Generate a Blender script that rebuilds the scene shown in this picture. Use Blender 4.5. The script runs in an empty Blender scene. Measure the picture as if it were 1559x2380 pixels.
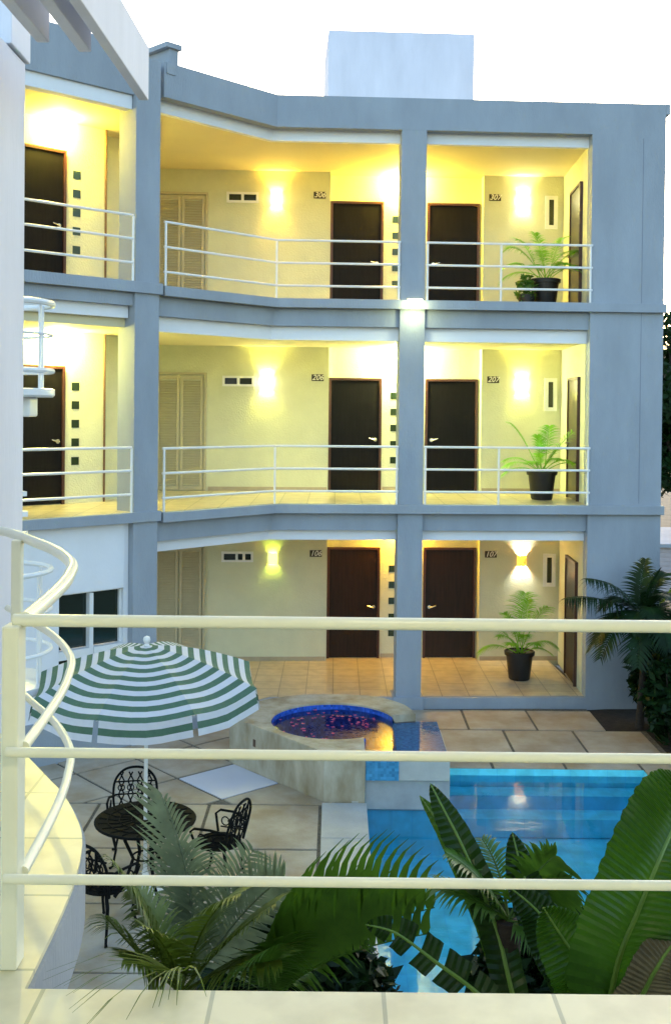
import bpy, math, random
from mathutils import Vector, Matrix
random.seed(7)
SC = bpy.context.scene
COL = SC.collection
R = math.radians
V = Vector
# ------------------------------------------------------------------ camera
FPX, EYE, PITCH, ROLL, CX, CY = 2500.0, 4.71, R(.8), .010, 779.5, 985.0
PW, PH = 1559.0, 2379.5
RM = Matrix.Rotation(math.pi/2 - PITCH, 3, 'X') @ Matrix.Rotation(ROLL, 3, 'Z')
EYEV = V((0, 0, EYE))
def ray(x, y): return RM @ V(((x-CX)/FPX, -(y-CY)/FPX, -1.0))
def hz(x, y, z):
    d = ray(x, y); return EYEV + d*((z-EYE)/d.z)
def hy(x, y, Y):
    d = ray(x, y); return EYEV + d*(Y/d.y)
cam = bpy.data.cameras.new('camera'); camo = bpy.data.objects.new('camera', cam); COL.objects.link(camo)
camo.location = EYEV; camo.rotation_euler = RM.to_euler()
cam.sensor_fit = 'HORIZONTAL'; cam.sensor_width = 36; cam.lens = FPX/PW*36
cam.shift_y = (CY-PH/2)/PW; cam.clip_start = .05; cam.clip_end = 2000
SC.camera = camo
# ------------------------------------------------------------------ mesh helpers
class M:
    def __init__(s): s.v = []; s.f = []; s.mi = []
    def add(s, vs, fs, mi=0):
        b = len(s.v); s.v += [tuple(p) for p in vs]; s.f += [tuple(i+b for i in f) for f in fs]; s.mi += [mi]*len(fs); return s
    def hexa(s, p, mi=0):      # p: 4 bottom + 4 top
        return s.add(p, [(3,2,1,0),(4,5,6,7),(0,1,5,4),(1,2,6,5),(2,3,7,6),(3,0,4,7)], mi)
    def box(s, x0, x1, y0, y1, z0, z1, mi=0):
        return s.hexa([(x0,y0,z0),(x1,y0,z0),(x1,y1,z0),(x0,y1,z0),(x0,y0,z1),(x1,y0,z1),(x1,y1,z1),(x0,y1,z1)], mi)
    def prism(s, poly, z0, z1, mi=0):
        n = len(poly); vs = [(p[0],p[1],z0) for p in poly]+[(p[0],p[1],z1) for p in poly]
        fs = [tuple(range(n-1,-1,-1)), tuple(range(n, 2*n))]+[(i,(i+1)%n,n+(i+1)%n,n+i) for i in range(n)]
        return s.add(vs, fs, mi)
    def tube(s, pts, r, n=8, mi=0, caps=True):
        pts = [V(p) for p in pts]; rr = r if isinstance(r, (list, tuple)) else [r]*len(pts)
        vs = []; up = None
        for i, p in enumerate(pts):
            t = (pts[min(i+1, len(pts)-1)]-pts[max(i-1, 0)]).normalized()
            if up is None:
                up = t.cross(V((0,0,1)));
                if up.length < .05: up = t.cross(V((1,0,0)))
                up.normalize()
            a = (up - t*up.dot(t)).normalized(); up = a; b = t.cross(a)
            for k in range(n):
                an = 2*math.pi*k/n; vs.append(p+(a*math.cos(an)+b*math.sin(an))*rr[i])
        fs = [(i*n+k, i*n+(k+1)%n, (i+1)*n+(k+1)%n, (i+1)*n+k) for i in range(len(pts)-1) for k in range(n)]
        if caps: fs += [tuple(range(n-1,-1,-1)), tuple(range((len(pts)-1)*n, len(pts)*n))]
        return s.add(vs, fs, mi)
    def lathe(s, prof, n=24, c=(0,0,0), mi=0, a0=0, a1=2*math.pi, closed=True):
        m = n if closed else n+1; vs = []
        for r, z in prof:
            for k in range(m):
                an = a0+(a1-a0)*k/n; vs.append((c[0]+r*math.cos(an), c[1]+r*math.sin(an), c[2]+z))
        fs = [(i*m+k, i*m+(k+1)%m, (i+1)*m+(k+1)%m, (i+1)*m+k) for i in range(len(prof)-1) for k in range(n)]
        return s.add(vs, fs, mi)
class Fr:                      # vertical plane frame: s along, o outward, z up
    def __init__(s, o, u, n): s.o = V((o[0],o[1],0)); s.u = V((u[0],u[1],0)).normalized(); s.n = V((n[0],n[1],0)).normalized()
    def p(s, a, o, z): return s.o+s.u*a+s.n*o+V((0,0,z))
    def xy(s, a, o): q = s.p(a,o,0); return (q.x,q.y)
    def box(s, m, s0, s1, o0, o1, z0, z1, mi=0):
        q = [s.p(s0,o1,z0), s.p(s1,o1,z0), s.p(s1,o0,z0), s.p(s0,o0,z0)]
        return m.hexa(q+[p+V((0,0,z1-z0)) for p in q], mi)
    def hit(s, x, y, off=0):
        d = ray(x,y); P = s.o+s.n*off; t = (P-EYEV).dot(s.n)/d.dot(s.n); q = EYEV+d*t; w = q-P
        return w.dot(s.u), q.z
def strip(m, path, o0, o1, z0, z1):   # mitred wall along a plan polyline, outward = right-hand side of travel
    P = [V((a[0],a[1])) for a in path]; n = len(P); out = []
    for i in range(n):
        d0 = (P[i]-P[i-1]).normalized() if i else (P[1]-P[0]).normalized()
        d1 = (P[i+1]-P[i]).normalized() if i < n-1 else d0
        n0 = V((d0.y,-d0.x)); n1 = V((d1.y,-d1.x)); b = (n0+n1).normalized(); out.append(b/max(.2, b.dot(n0)))
    for i in range(n-1):
        a0,a1,b0,b1 = P[i]+out[i]*o0, P[i]+out[i]*o1, P[i+1]+out[i+1]*o0, P[i+1]+out[i+1]*o1
        q = [a1,b1,b0,a0]; vs = [(p.x,p.y,z0) for p in q]+[(p.x,p.y,z1) for p in q]
        fs = [(3,2,1,0),(4,5,6,7),(0,1,5,4),(2,3,7,6)]
        if i == 0: fs.append((3,0,4,7))
        if i == n-2: fs.append((1,2,6,5))
        m.add(vs, fs)
    return m
def obj(name, m, mats, parent=None, smooth=False, bevel=0, label=None):
    me = bpy.data.meshes.new(name); me.from_pydata(m.v, [], m.f); me.validate(); 
    for mt in (mats if isinstance(mats, (list, tuple)) else [mats]): me.materials.append(mt)
    if len(me.polygons) == len(m.mi): me.polygons.foreach_set('material_index', m.mi)
    if smooth:
        me.polygons.foreach_set('use_smooth', [True]*len(me.polygons)); me.set_sharp_from_angle(angle=R(38))
    me.update()
    o = bpy.data.objects.new(name, me); COL.objects.link(o)
    if parent is not None:
        o.parent = parent; q = parent
        if not parent.get('_loc'): o.location = -V(parent.location) if parent.type == 'EMPTY' and not parent.get('local') else V((0,0,0))
    if bevel:
        b = o.modifiers.new('bevel', 'BEVEL'); b.width = bevel; b.segments = 2; b.limit_method = 'ANGLE'
    if label: o['label'] = label
    return o
def tag(o, label, cat, group=None):
    o['label'] = label; o['category'] = cat
    if group: o['group'] = group
    return o
def thing(name, label, cat, loc=(0,0,0), group=None, local=False, rotz=0):
    o = bpy.data.objects.new(name, None); COL.objects.link(o); o.location = loc; o.rotation_euler = (0,0,rotz)
    o.empty_display_size = .2
    if local: o['local'] = 1
    return tag(o, label, cat, group)
def copy_tree(o, parent=None):
    c = o.copy(); COL.objects.link(c); c.parent = parent
    for ch in [q for q in bpy.data.objects if q.parent == o]: copy_tree(ch, c)
    return c
def struct(o): o['kind'] = 'structure'; return o
# ------------------------------------------------------------------ materials
def mat(name, col, rough=.7, var=0, scale=3, bump=0, bscale=40, metal=0, spec=.5, col2=None, emis=None, est=0, trans=0, stretch=(1,1,1), detail=6):
    m = bpy.data.materials.new(name); m.use_nodes = True; nt = m.node_tree; N = nt.nodes; L = nt.links
    b = N['Principled BSDF']; b.inputs['Base Color'].default_value = (*col,1); b.inputs['Roughness'].default_value = rough
    b.inputs['Metallic'].default_value = metal; b.inputs['Specular IOR Level'].default_value = spec
    tc = N.new('ShaderNodeTexCoord'); mp = N.new('ShaderNodeMapping'); mp.inputs['Scale'].default_value = stretch; L.new(tc.outputs['Object'], mp.inputs['Vector'])
    if var or col2:
        n = N.new('ShaderNodeTexNoise'); n.inputs['Scale'].default_value = scale; n.inputs['Detail'].default_value = detail; n.inputs['Roughness'].default_value = .6
        L.new(mp.outputs[0], n.inputs['Vector'])
        r = N.new('ShaderNodeValToRGB'); c2 = col2 or tuple(c*(1-var) for c in col); c1 = col if col2 else tuple(min(1, c*(1+var*.5)) for c in col)
        r.color_ramp.elements[0].position = .32; r.color_ramp.elements[1].position = .68
        r.color_ramp.elements[0].color = (*c2,1); r.color_ramp.elements[1].color = (*c1,1)
        L.new(n.outputs['Fac'], r.inputs[0]); L.new(r.outputs[0], b.inputs['Base Color'])
    if bump:
        n2 = N.new('ShaderNodeTexNoise'); n2.inputs['Scale'].default_value = bscale; n2.inputs['Detail'].default_value = 4
        L.new(mp.outputs[0], n2.inputs['Vector']); bp = N.new('ShaderNodeBump'); bp.inputs['Strength'].default_value = bump; bp.inputs['Distance'].default_value = .01
        L.new(n2.outputs['Fac'], bp.inputs['Height']); L.new(bp.outputs[0], b.inputs['Normal'])
    if emis: b.inputs['Emission Color'].default_value = (*emis,1); b.inputs['Emission Strength'].default_value = est
    if trans:
        t = N.new('ShaderNodeBsdfTranslucent'); mx = N.new('ShaderNodeMixShader'); mx.inputs[0].default_value = trans
        src = b.inputs['Base Color'].links[0].from_socket if b.inputs['Base Color'].is_linked else None
        t.inputs['Color'].default_value = (*col,1)
        if src: L.new(src, t.inputs['Color'])
        L.new(b.outputs[0], mx.inputs[1]); L.new(t.outputs[0], mx.inputs[2]); L.new(mx.outputs[0], N['Material Output'].inputs['Surface'])
    return m
def tiles(name, col, mortar, size, gap, rough=.3, rot=0, var=.1, off=(0,0,0), bump=.3):
    m = mat(name, col, rough); nt = m.node_tree; N = nt.nodes; L = nt.links; b = N['Principled BSDF']; mp = N['Mapping']
    mp.inputs['Rotation'].default_value = (0,0,rot); mp.inputs['Location'].default_value = off
    br = N.new('ShaderNodeTexBrick'); br.offset = 0; br.inputs['Scale'].default_value = 1; br.inputs['Brick Width'].default_value = size; br.inputs['Row Height'].default_value = size
    br.inputs['Mortar Size'].default_value = gap; br.inputs['Mortar Smooth'].default_value = .1; br.inputs['Bias'].default_value = 0
    br.inputs['Color1'].default_value = (*col,1); br.inputs['Color2'].default_value = (*(c*(1-var) for c in col),1); br.inputs['Mortar'].default_value = (*mortar,1)
    L.new(mp.outputs[0], br.inputs['Vector'])
    n = N.new('ShaderNodeTexNoise'); n.inputs['Scale'].default_value = 5; n.inputs['Detail'].default_value = 6; L.new(mp.outputs[0], n.inputs['Vector'])
    mx = N.new('ShaderNodeMix'); mx.data_type = 'RGBA'; mx.blend_type = 'MULTIPLY'; mx.inputs[0].default_value = .5
    rp = N.new('ShaderNodeValToRGB'); rp.color_ramp.elements[0].color = (.6,.58,.52,1); rp.color_ramp.elements[0].position = .35; rp.color_ramp.elements[1].position = .6
    L.new(n.outputs['Fac'], rp.inputs[0]); L.new(br.outputs['Color'], mx.inputs[6]); L.new(rp.outputs[0], mx.inputs[7]); L.new(mx.outputs[2], b.inputs['Base Color'])
    bp = N.new('ShaderNodeBump'); bp.invert = True; bp.inputs['Strength'].default_value = bump; bp.inputs['Distance'].default_value = .004
    L.new(br.outputs['Fac'], bp.inputs['Height']); L.new(bp.outputs[0], b.inputs['Normal'])
    return m
def mosaic(name, col, mortar, size, gap, rough=.2, var=.4):
    m = mat(name, col, rough); nt = m.node_tree; N = nt.nodes; L = nt.links; b = N['Principled BSDF']; mp = N['Mapping']; mp.inputs['Location'].default_value = (.011,.013,.009)
    v = N.new('ShaderNodeTexVoronoi'); v.distance = 'CHEBYCHEV'; v.inputs['Scale'].default_value = 1/size; v.inputs['Randomness'].default_value = 0; L.new(mp.outputs[0], v.inputs['Vector'])
    r = N.new('ShaderNodeValToRGB'); r.color_ramp.elements[0].color = (*(c*(1-var) for c in col),1); r.color_ramp.elements[1].color = (*(min(1,c*(1+var)) for c in col),1); L.new(v.outputs['Color'], r.inputs[0]); L.new(r.outputs[0], b.inputs['Base Color'])
    return m
def water(name, tint, sc, bump, stretch):
    m = bpy.data.materials.new(name); m.use_nodes = True; nt = m.node_tree; N = nt.nodes; L = nt.links
    N.remove(N['Principled BSDF'])
    tc = N.new('ShaderNodeTexCoord'); mp = N.new('ShaderNodeMapping'); mp.inputs['Scale'].default_value = stretch; L.new(tc.outputs['Object'], mp.inputs['Vector'])
    n = N.new('ShaderNodeTexNoise'); n.inputs['Scale'].default_value = sc; n.inputs['Detail'].default_value = 2; n.inputs['Distortion'].default_value = .6; L.new(mp.outputs[0], n.inputs['Vector'])
    bp = N.new('ShaderNodeBump'); bp.inputs['Strength'].default_value = bump; bp.inputs['Distance'].default_value = .02; L.new(n.outputs['Fac'], bp.inputs['Height'])
    fr = N.new('ShaderNodeFresnel'); fr.inputs['IOR'].default_value = 1.30; L.new(bp.outputs[0], fr.inputs['Normal'])
    g = N.new('ShaderNodeBsdfGlossy'); g.inputs['Roughness'].default_value = .012; L.new(bp.outputs[0], g.inputs['Normal'])
    t = N.new('ShaderNodeBsdfTransparent'); t.inputs['Color'].default_value = (*tint,1)
    mx = N.new('ShaderNodeMixShader'); L.new(fr.outputs[0], mx.inputs[0]); L.new(t.outputs[0], mx.inputs[1]); L.new(g.outputs[0], mx.inputs[2]); L.new(mx.outputs[0], N['Material Output'].inputs['Surface'])
    return m
BLUE = mat('grey_blue_plaster', (.325,.36,.41), .8, .13, 1.6, .5, 45, stretch=(1,1,.35), detail=10)
PALE = mat('pale_lilac_plaster', (.72,.71,.76), .8, .08, 2.5, .3, 50, stretch=(1,1,.25))
TANK = mat('tank_plaster', (.72,.71,.82), .8, .10, 2.2, .3, 50, stretch=(1,1,.25))
WHITE = mat('white_plaster', (.80,.80,.83), .75, .04, 2, .15, 40)
CREAM = mat('cream_stucco', (.63,.635,.46), .8, .05, 3, .7, 38, detail=3)
CREAMC = mat('cream_ceiling', (.66,.59,.38), .8, .03, 2)
WHITEP = mat('white_metal_paint', (.80,.80,.80), .3, .03, 8)
CREAMP = mat('cream_metal_paint', (.80,.80,.66), .28, .05, 6, .05, 90)
LOUV = mat('beige_louvre_paint', (.50,.44,.29), .55, .05, 10)
DOOR = mat('dark_wood', (.006,.005,.006), .5, .35, 3, .1, 60, stretch=(10,10,.7), spec=.12)
DOORL = mat('brown_wood', (.022,.009,.005), .4, .4, 3, .1, 60, stretch=(10,10,.7), spec=.25)
FRAME = mat('red_brown_frame', (.06,.018,.01), .4, .2, 10)
METAL = mat('brushed_nickel', (.62,.58,.5), .25, metal=1)
GLASS = mat('dark_window_glass', (.012,.022,.016), .08, spec=.6)
BLOCKG = mat('green_glass_block', (.015,.03,.012), .15)
PLATE = mat('dark_sign_plate', (.03,.02,.012), .5)
NUMW = mat('white_number_paint', (.8,.78,.7), .5)
IRON = mat('black_cast_iron', (.007,.008,.008), .7, .3, 30, .3, 80, spec=.08)
POT = mat('black_plastic_pot', (.012,.011,.012), .4)
SOIL = mat('dark_soil', (.02,.015,.011), .95, .6, 9, .8, 30)
GROUNDM = mat('ground_earth', (.09,.08,.055), .95, .4, 2, .5, 12)
JOINT = mat('dark_joint_gravel', (.15,.13,.10), .95, .5, 40, .6, 120)
STONE = mat('beige_paver', (.46,.41,.33), .75, .22, 1.8, .3, 30, col2=(.31,.235,.145), detail=9)
COPE = mat('pale_coping_stone', (.50,.49,.45), .7, .15, 2.5, .3, 30)
MARB = mat('white_marble_slab', (.62,.62,.68), .5, .04, 2)
TUBST = mat('weathered_limestone', (.54,.50,.40), .8, .3, 2.4, .5, 24, col2=(.25,.19,.10), stretch=(1,1,.45), detail=9)
TILEC = tiles('corridor_tile', (.62,.52,.34), (.30,.24,.15), .45, .008, .28)
TILEN = tiles('near_tile', (.76,.71,.48), (.40,.40,.28), .445, .006, .35, off=(-.14,-.225,0), bump=.15)
TUBT = mosaic('blue_mosaic', (.02,.09,.50), (.06,.18,.55), .035, .003, .2, var=.5)
POOLT = tiles('pool_tile', (.17,.84,.97), (.12,.70,.90), .25, .004, .3, var=.12)
LEDT = mosaic('ledge_mosaic', (.06,.26,.46), (.10,.22,.36), .035, .003, .25, var=.35)
WATER = water('pool_water', (.74,.93,1.0), 2.2, .11, (.35,1.6,1))
WATERT = water('tub_water', (.8,.88,1.0), 7, .10, (1,1,1))
GREENC = mat('green_canvas', (.10,.20,.13), .8, .1, 20, .2, 200, trans=.25)
WHITEC = mat('white_canvas', (.78,.78,.82), .8, .03, 20, .2, 200, trans=.25)
PETAL = mat('pink_petal', (.65,.12,.28), .5, trans=.3)
LF1 = mat('leaf_palm', (.075,.18,.016), .4, .35, 6, trans=.3)
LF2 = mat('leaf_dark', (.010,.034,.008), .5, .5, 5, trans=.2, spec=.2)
LF3 = mat('leaf_grey_green', (.20,.27,.17), .35, .3, 9, trans=.3)
LF4 = mat('leaf_bright', (.20,.52,.02), .4, .3, 6, trans=.35)
LFO = mat('leaf_olive', (.12,.18,.018), .4, .4, 7, trans=.3)
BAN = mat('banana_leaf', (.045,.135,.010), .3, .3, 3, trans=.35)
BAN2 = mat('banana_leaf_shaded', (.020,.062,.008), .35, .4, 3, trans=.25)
RIB = mat('banana_midrib', (.14,.26,.04), .4, .1, 6)
STEM = mat('palm_stem', (.10,.12,.04), .6, .3, 10)
BARK = mat('bark', (.035,.026,.02), .9, .4, 12, .6, 30, stretch=(1,1,4))
LAMPH = mat('lamp_metal', (.4,.38,.33), .4, metal=.8)
def emat(name, col, st, rough=.4): return mat(name, (.8,.7,.5), rough, emis=col, est=st)
def amber():
    m = mat('amber_mosaic_shade', (.6,.25,.05), .3); N = m.node_tree.nodes; L = m.node_tree.links; b = N['Principled BSDF']
    vo = N.new('ShaderNodeTexVoronoi'); vo.inputs['Scale'].default_value = 22; tc = N['Texture Coordinate']; L.new(tc.outputs['Object'], vo.inputs['Vector'])
    r = N.new('ShaderNodeValToRGB'); e = r.color_ramp; e.elements[0].color = (.35,.03,.0,1); e.elements[1].color = (1,.5,.05,1); e.elements[1].position = .8
    L.new(vo.outputs['Color'], r.inputs[0]); L.new(r.outputs[0], b.inputs['Emission Color']); b.inputs['Emission Strength'].default_value = .6; return m
AMBER = amber()
# ------------------------------------------------------------------ world and sun
w = bpy.data.worlds.new('World'); SC.world = w; w.use_nodes = True; nt = w.node_tree
sk = nt.nodes.new('ShaderNodeTexSky'); sk.sky_type = 'NISHITA'; sk.sun_disc = False
SUN_EL, SUN_AZ = R(9), R(8)          # azimuth clockwise from +Y
sk.sun_elevation = SUN_EL; sk.sun_rotation = SUN_AZ; sk.air_density = 1.0; sk.dust_density = 1.6; sk.ozone_density = 1.5
bg = nt.nodes['Background']; bg.inputs[1].default_value = .15; nt.links.new(sk.outputs[0], bg.inputs[0])
sl = bpy.data.lights.new('sun', 'SUN'); sl.energy = .5; sl.angle = R(14); sl.color = (1,.93,.9); so = bpy.data.objects.new('sun', sl); COL.objects.link(so)
sd = V((math.sin(SUN_AZ)*math.cos(SUN_EL), math.cos(SUN_AZ)*math.cos(SUN_EL), math.sin(SUN_EL))); so.rotation_euler = sd.to_track_quat('Z','Y').to_euler()
SC.view_settings.view_transform = 'Standard'; SC.view_settings.look = 'None'; SC.view_settings.gamma = 1
SC.view_settings.exposure = 2.35
# ------------------------------------------------------------------ frames
A = .052
F = Fr((1.2297,17.5), (math.cos(A),math.sin(A)), (math.sin(A),-math.cos(A)))
K = F.xy(-2.218,0); E = (-2.55,15.775)
wd = (V(K)-V(E)).normalized(); WL = (V(K)-V(E)).length
W = Fr(K, (wd.x,wd.y), (wd.y,-wd.x))           # s from -WL to 0
B = Fr((-2.554,15.67), (.733,.68), (.68,-.733)) # left wing block, t<0
D, ALC = -2.6, -2.85
FL = [0, 3.17, 6.49]; CE = [2.58, 5.86, 9.11]; WB = [2.56, 5.835, 9.075]; BB = [2.73, 6.055, 9.25]
path = [E, K, F.xy(2.95,0)]
def slabpoly(front, right=3.6):
    d0 = W.xy(-WL+.0, front); 
    # mitre at the kink
    n0 = V((W.n.x,W.n.y)); n1 = V((F.n.x,F.n.y)); b = (n0+n1).normalized(); kk = V(K)+b/b.dot(n0)*front
    return [d0, (kk.x,kk.y), F.xy(right,front), F.xy(right,-3.25), F.xy(-4.75,-3.25)]
# ------------------------------------------------------------------ main building
HB = thing('hotel_building', 'three storey grey blue hotel block with cream open galleries facing the pool', 'building', (F.p(1,-1,-.17)))
m = M()
for a,b,o0,o1 in [(-4.75,-1.23,-3.2,D),(1.64,3.2,-3.2,D),(-1.23,1.64,-3.2,ALC)]:
    for i in range(3): F.box(m, a,b,o0,o1, FL[i]-.1, CE[i]+.05)
obj('gallery_wall', m, CREAM, HB)
m = M()
for i in range(3): m.prism([F.xy(2.93,-.25),F.xy(2.96,-.25),F.xy(3.32,-2.7),F.xy(3.16,-2.7)], FL[i]-.05, CE[i]+.05)
obj('side_wall', m, CREAM, HB)
m = M(); m.prism([F.xy(2.93,0),F.xy(4.15,0),F.xy(4.15,-8),F.xy(3.34,-8),F.xy(3.34,-2.8),F.xy(2.965,-.2),F.xy(2.93,-.2)], -.3, 9.25)
obj('corner_pier', m, BLUE, HB)
m = M(); F.box(m, 3.775,3.783,-.01,.0025,3.2,9.2); obj('plaster_joint', m, mat('joint_line',(.2,.22,.27),.9), HB)
m = M(); F.box(m, -.203,.208,-.4,0,-.17,9.25); obj('pillar', m, BLUE, HB, bevel=.006)
m = M(); F.box(m, -.25,.25,-.45,.05,-.3,.02); obj('pillar_base', m, BLUE, HB, bevel=.01)
m = M(); strip(m, [E,K,F.xy(4.15,0)], -.18, 0, 9.25, 9.765); F.box(m, 4.152,4.22,-8,-.0,9.60,9.768); F.box(m,4.0,4.15,-8,-.185,9.25,9.76)
obj('roof_parapet', m, BLUE, HB)
for i in (1,2):
    m = M(); strip(m, [W.xy(-WL-.02,0),K,F.xy(4.18,0)], -.02, .09, FL[i]-.15, FL[i]-.003); obj('floor_edge_band', m, BLUE, HB, bevel=.005)
for i in (0,1):
    m = M(); strip(m, path, -.19, -.08, BB[i], FL[i+1]-.15); obj('edge_beam', m, BLUE, HB)
for i in (0,1,2):
    m = M(); strip(m, path, -.31, -.2, WB[i], BB[i]+.08); obj('white_band', m, WHITE, HB)
for i in (0,1,2):
    m = M(); m.prism(slabpoly(-.315), CE[i], (FL[i+1]-.02 if i<2 else 9.5)); obj('ceiling_slab', m, CREAMC, HB)
for i in (0,1,2):
    m = M(); m.prism(slabpoly(-.022 if i else -.1, 3.3 if i else 2.96), FL[i]-.02 if i else -.3, FL[i]); obj('gallery_floor', m, TILEC, HB)
m = M(); strip(m, [E,K,F.xy(2.93,0)], -.1, 0, -.3, -.004); obj('plinth', m, BLUE, HB)
m = M(); F.box(m, -1.28,1.5,-5,-3,9.4,11.88); obj('roof_water_tank_box', m, TANK, HB, bevel=.01)
# stepped cornice at the end of the roof
m = M(); W.box(m, -WL+.10,-WL+.26,-.9,-.01,9.766,9.98); W.box(m, -WL+.02,-WL+.30,-.95,.03,9.985,10.06); W.box(m,-WL+.04,-WL+.2,-.7,.015,9.6,9.764)
obj('stepped_cornice', m, BLUE, HB)
# skirting
SKIRT = mat('skirting_tile',(.42,.35,.24),.4,.1,6)
for i in (0,1):
    for a,b,o_ in ((1.66,3.14,D),(-3.45,-1.25,D),(-.19,.58,ALC)):
        m = M(); F.box(m, a,b,o_,o_+.012,FL[i],FL[i]+.08); obj('skirting', m, SKIRT, HB)
# doors
def door(parent, fr, s0, s1, o, zb, h, hside, matd, name='door', swap=False):
    m = M(); fw = .045
    fr.box(m, s0+fw+.002,s1-fw-.002,o,o+.03,zb+.01,zb+h-fw-.002)
    d = obj(name, m, matd, parent, bevel=.004)
    m = M(); fr.box(m, s0,s0+fw,o-.02,o+.05,zb,zb+h-fw); fr.box(m, s1-fw,s1,o-.02,o+.05,zb,zb+h-fw); fr.box(m, s0,s1,o-.02,o+.051,zb+h-fw,zb+h)
    f = obj('door_frame', m, FRAME, d)
    hs = s1-fw-.075 if hside > 0 else s0+fw+.075; zz = zb+.97
    m = M(); m.tube([fr.p(hs,o+.03,zz), fr.p(hs,o+.045,zz)], .035, 14); m.tube([fr.p(hs,o+.04,zz), fr.p(hs,o+.085,zz), fr.p(hs-hside*.02,o+.09,zz), fr.p(hs-hside*.075,o+.085,zz+.015), fr.p(hs-hside*.12,o+.08,zz+.03)], [.013,.014,.015,.013,.009], 8)
    obj('door_handle', m, METAL, d, smooth=True)
    for c in (f, bpy.data.objects[-1] if False else f): pass
    return d
def fixsub(o):
    # children of mesh parts: meshes carry world coordinates already through the parent's offset
    for ch in [q for q in bpy.data.objects if q.parent == o]: ch.location = (0,0,0)
for i in range(3):
    dm = DOORL if i == 0 else DOOR
    for a,b,hs in ((-1.215,-.215,1),(.61,1.61,-1)):
        fixsub(door(HB, F, a, b, ALC, FL[i], 2.13 if i else 2.10, hs, dm))
def louvre(parent, fr, s0, s1, o, zb, zt):
    m = M(); w_ = .05
    fr.box(m, s0,s0+w_,o,o+.035,zb,zt); fr.box(m, s1-w_,s1,o,o+.035,zb,zt); fr.box(m, s0+w_,s1-w_,o,o+.034,zb,zb+.07); fr.box(m, s0+w_,s1-w_,o,o+.034,zt-.07,zt)
    z = zb+.09
    while z < zt-.09:
        q0,q1 = fr.p(s0+w_,o+.03,z), fr.p(s1-w_,o+.03,z); r0,r1 = fr.p(s0+w_,o+.004,z+.034), fr.p(s1-w_,o+.004,z+.034); t = V((0,0,.008))
        m.hexa([q0,q1,r1,r0,q0+t,q1+t,r1+t,r0+t]); z += .046
    return obj('louvre_door', m, LOUV, parent)
for i in range(3):
    louvre(HB, F, -4.40,-3.985,D+.005,FL[i]+.02,FL[i]+2.13); louvre(HB, F, -3.965,-3.55,D+.005,FL[i]+.02,FL[i]+2.13)
    m = M(); zt = FL[i]+2.15; F.box(m, -3.53,-3.49,D,D+.05,FL[i],zt); F.box(m,-4.46,-4.42,D,D+.05,FL[i],zt); F.box(m,-4.46,-3.49,D,D+.05,zt,zt+.04)
    obj('closet_frame', m, LOUV, HB)
def window(parent, fr, s0,s1,z0,z1,o, panes, fw=.045, mm=WHITEP):
    m = M(); fr.box(m, s0,s1,o-.01,o+.035,z0,z0+fw); fr.box(m, s0,s1,o-.01,o+.035,z1-fw,z1)
    edges = [s0]+[a for p in panes for a in p]+[s1]
    for k in range(0, len(edges), 2): fr.box(m, edges[k],edges[k+1],o-.01,o+.034,z0+fw,z1-fw)
    wn = obj('window', m, mm, parent)
    for a,b in panes:
        g = M(); fr.box(g, a,b,o-.005,o+.01,z0+fw,z1-fw); c = obj('pane', g, GLASS, wn); c.location = (0,0,0)
    return wn
for i,(s0,z0) in enumerate([(-3.19,1.848),(-3.20,5.112),(-3.15,8.51)]):
    p = [(s0+.045,s0+.27),(s0+.32,s0+.545)] if i else [(s0+.045,s0+.26),(s0+.305,s0+.39),(s0+.44,s0+.545)]
    window(HB, F, s0,s0+.59,z0,z0+.195,D, p, .04)
    s1 = [2.845,2.83,2.80][i]; zz = [1.40,4.71,8.13][i]
    window(HB, F, s1,s1+.235,zz,zz+.62,D, [(s1+.07,s1+.165)], .07)
for i in range(3):
    for k in range(5):
        m = M(); z = [1.69,4.97,8.30][i]-k*.305; F.box(m, -.045,.085,ALC,ALC+.006,z-.062,z+.062); obj('glass_block', m, BLOCKG, HB)
# side door in the slanted side wall
sa, sb = V(F.xy(2.93,-.25)), V(F.xy(3.16,-2.7)); sdv = (sa-sb).normalized()
S = Fr(sb, (sdv.x,sdv.y), (-sdv.y if False else -sdv.y, sdv.x))
if S.n.dot(V((-1,0,0))) < 0: S = Fr(sb, (sdv.x,sdv.y), (sdv.y,-sdv.x))
for i in range(3): fixsub(door(HB, S, 1.05, 2.05, .003, FL[i], 2.13, -1, DOORL if i == 0 else mat('olive_brown_door',(.05,.035,.012),.3) ))
# railings
def railing(parent, fr, segs, posts, o, zb, mm=WHITEP, r=.019, heights=(.935,.57,.205)):
    m = M()
    for h in heights: m.tube([fr.p(a,o,zb+h) for a in segs], r, 8)
    rl = obj('railing', m, mm, parent, smooth=True)
    for a in posts:
        q = M(); q.tube([fr.p(a,o,zb), fr.p(a,o,zb+heights[0]-.012)], r*.95, 8); c = obj('post', q, mm, rl, smooth=True); c.location = (0,0,0)
    return rl
for i in (1,2):
    zb = FL[i]
    railing(HB, F, [.21,1.44 ,2.95], [.235,1.44,2.915], .03, zb)
    # left bay: bends at the kink
    m = M(); b = (V((W.n.x,W.n.y))+V((F.n.x,F.n.y))).normalized()*.03; kk = V((K[0]+b.x,K[1]+b.y,0)); ee = W.p(-WL-.0,.03,0); rr = F.p(-.205,.03,0)
    for h in (.935,.57,.205): m.tube([p+V((0,0,zb+h)) for p in (ee,kk,rr)], .019, 8)
    rl = obj('railing', m, WHITEP, HB, smooth=True)
    for p in (ee+W.u*.03,kk,F.p(-.23,.03,0)):
        q = M(); q.tube([p+V((0,0,zb)),p+V((0,0,zb+.92))], .018, 8); c = obj('post', q, WHITEP, rl, smooth=True); c.location = (0,0,0)
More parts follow.
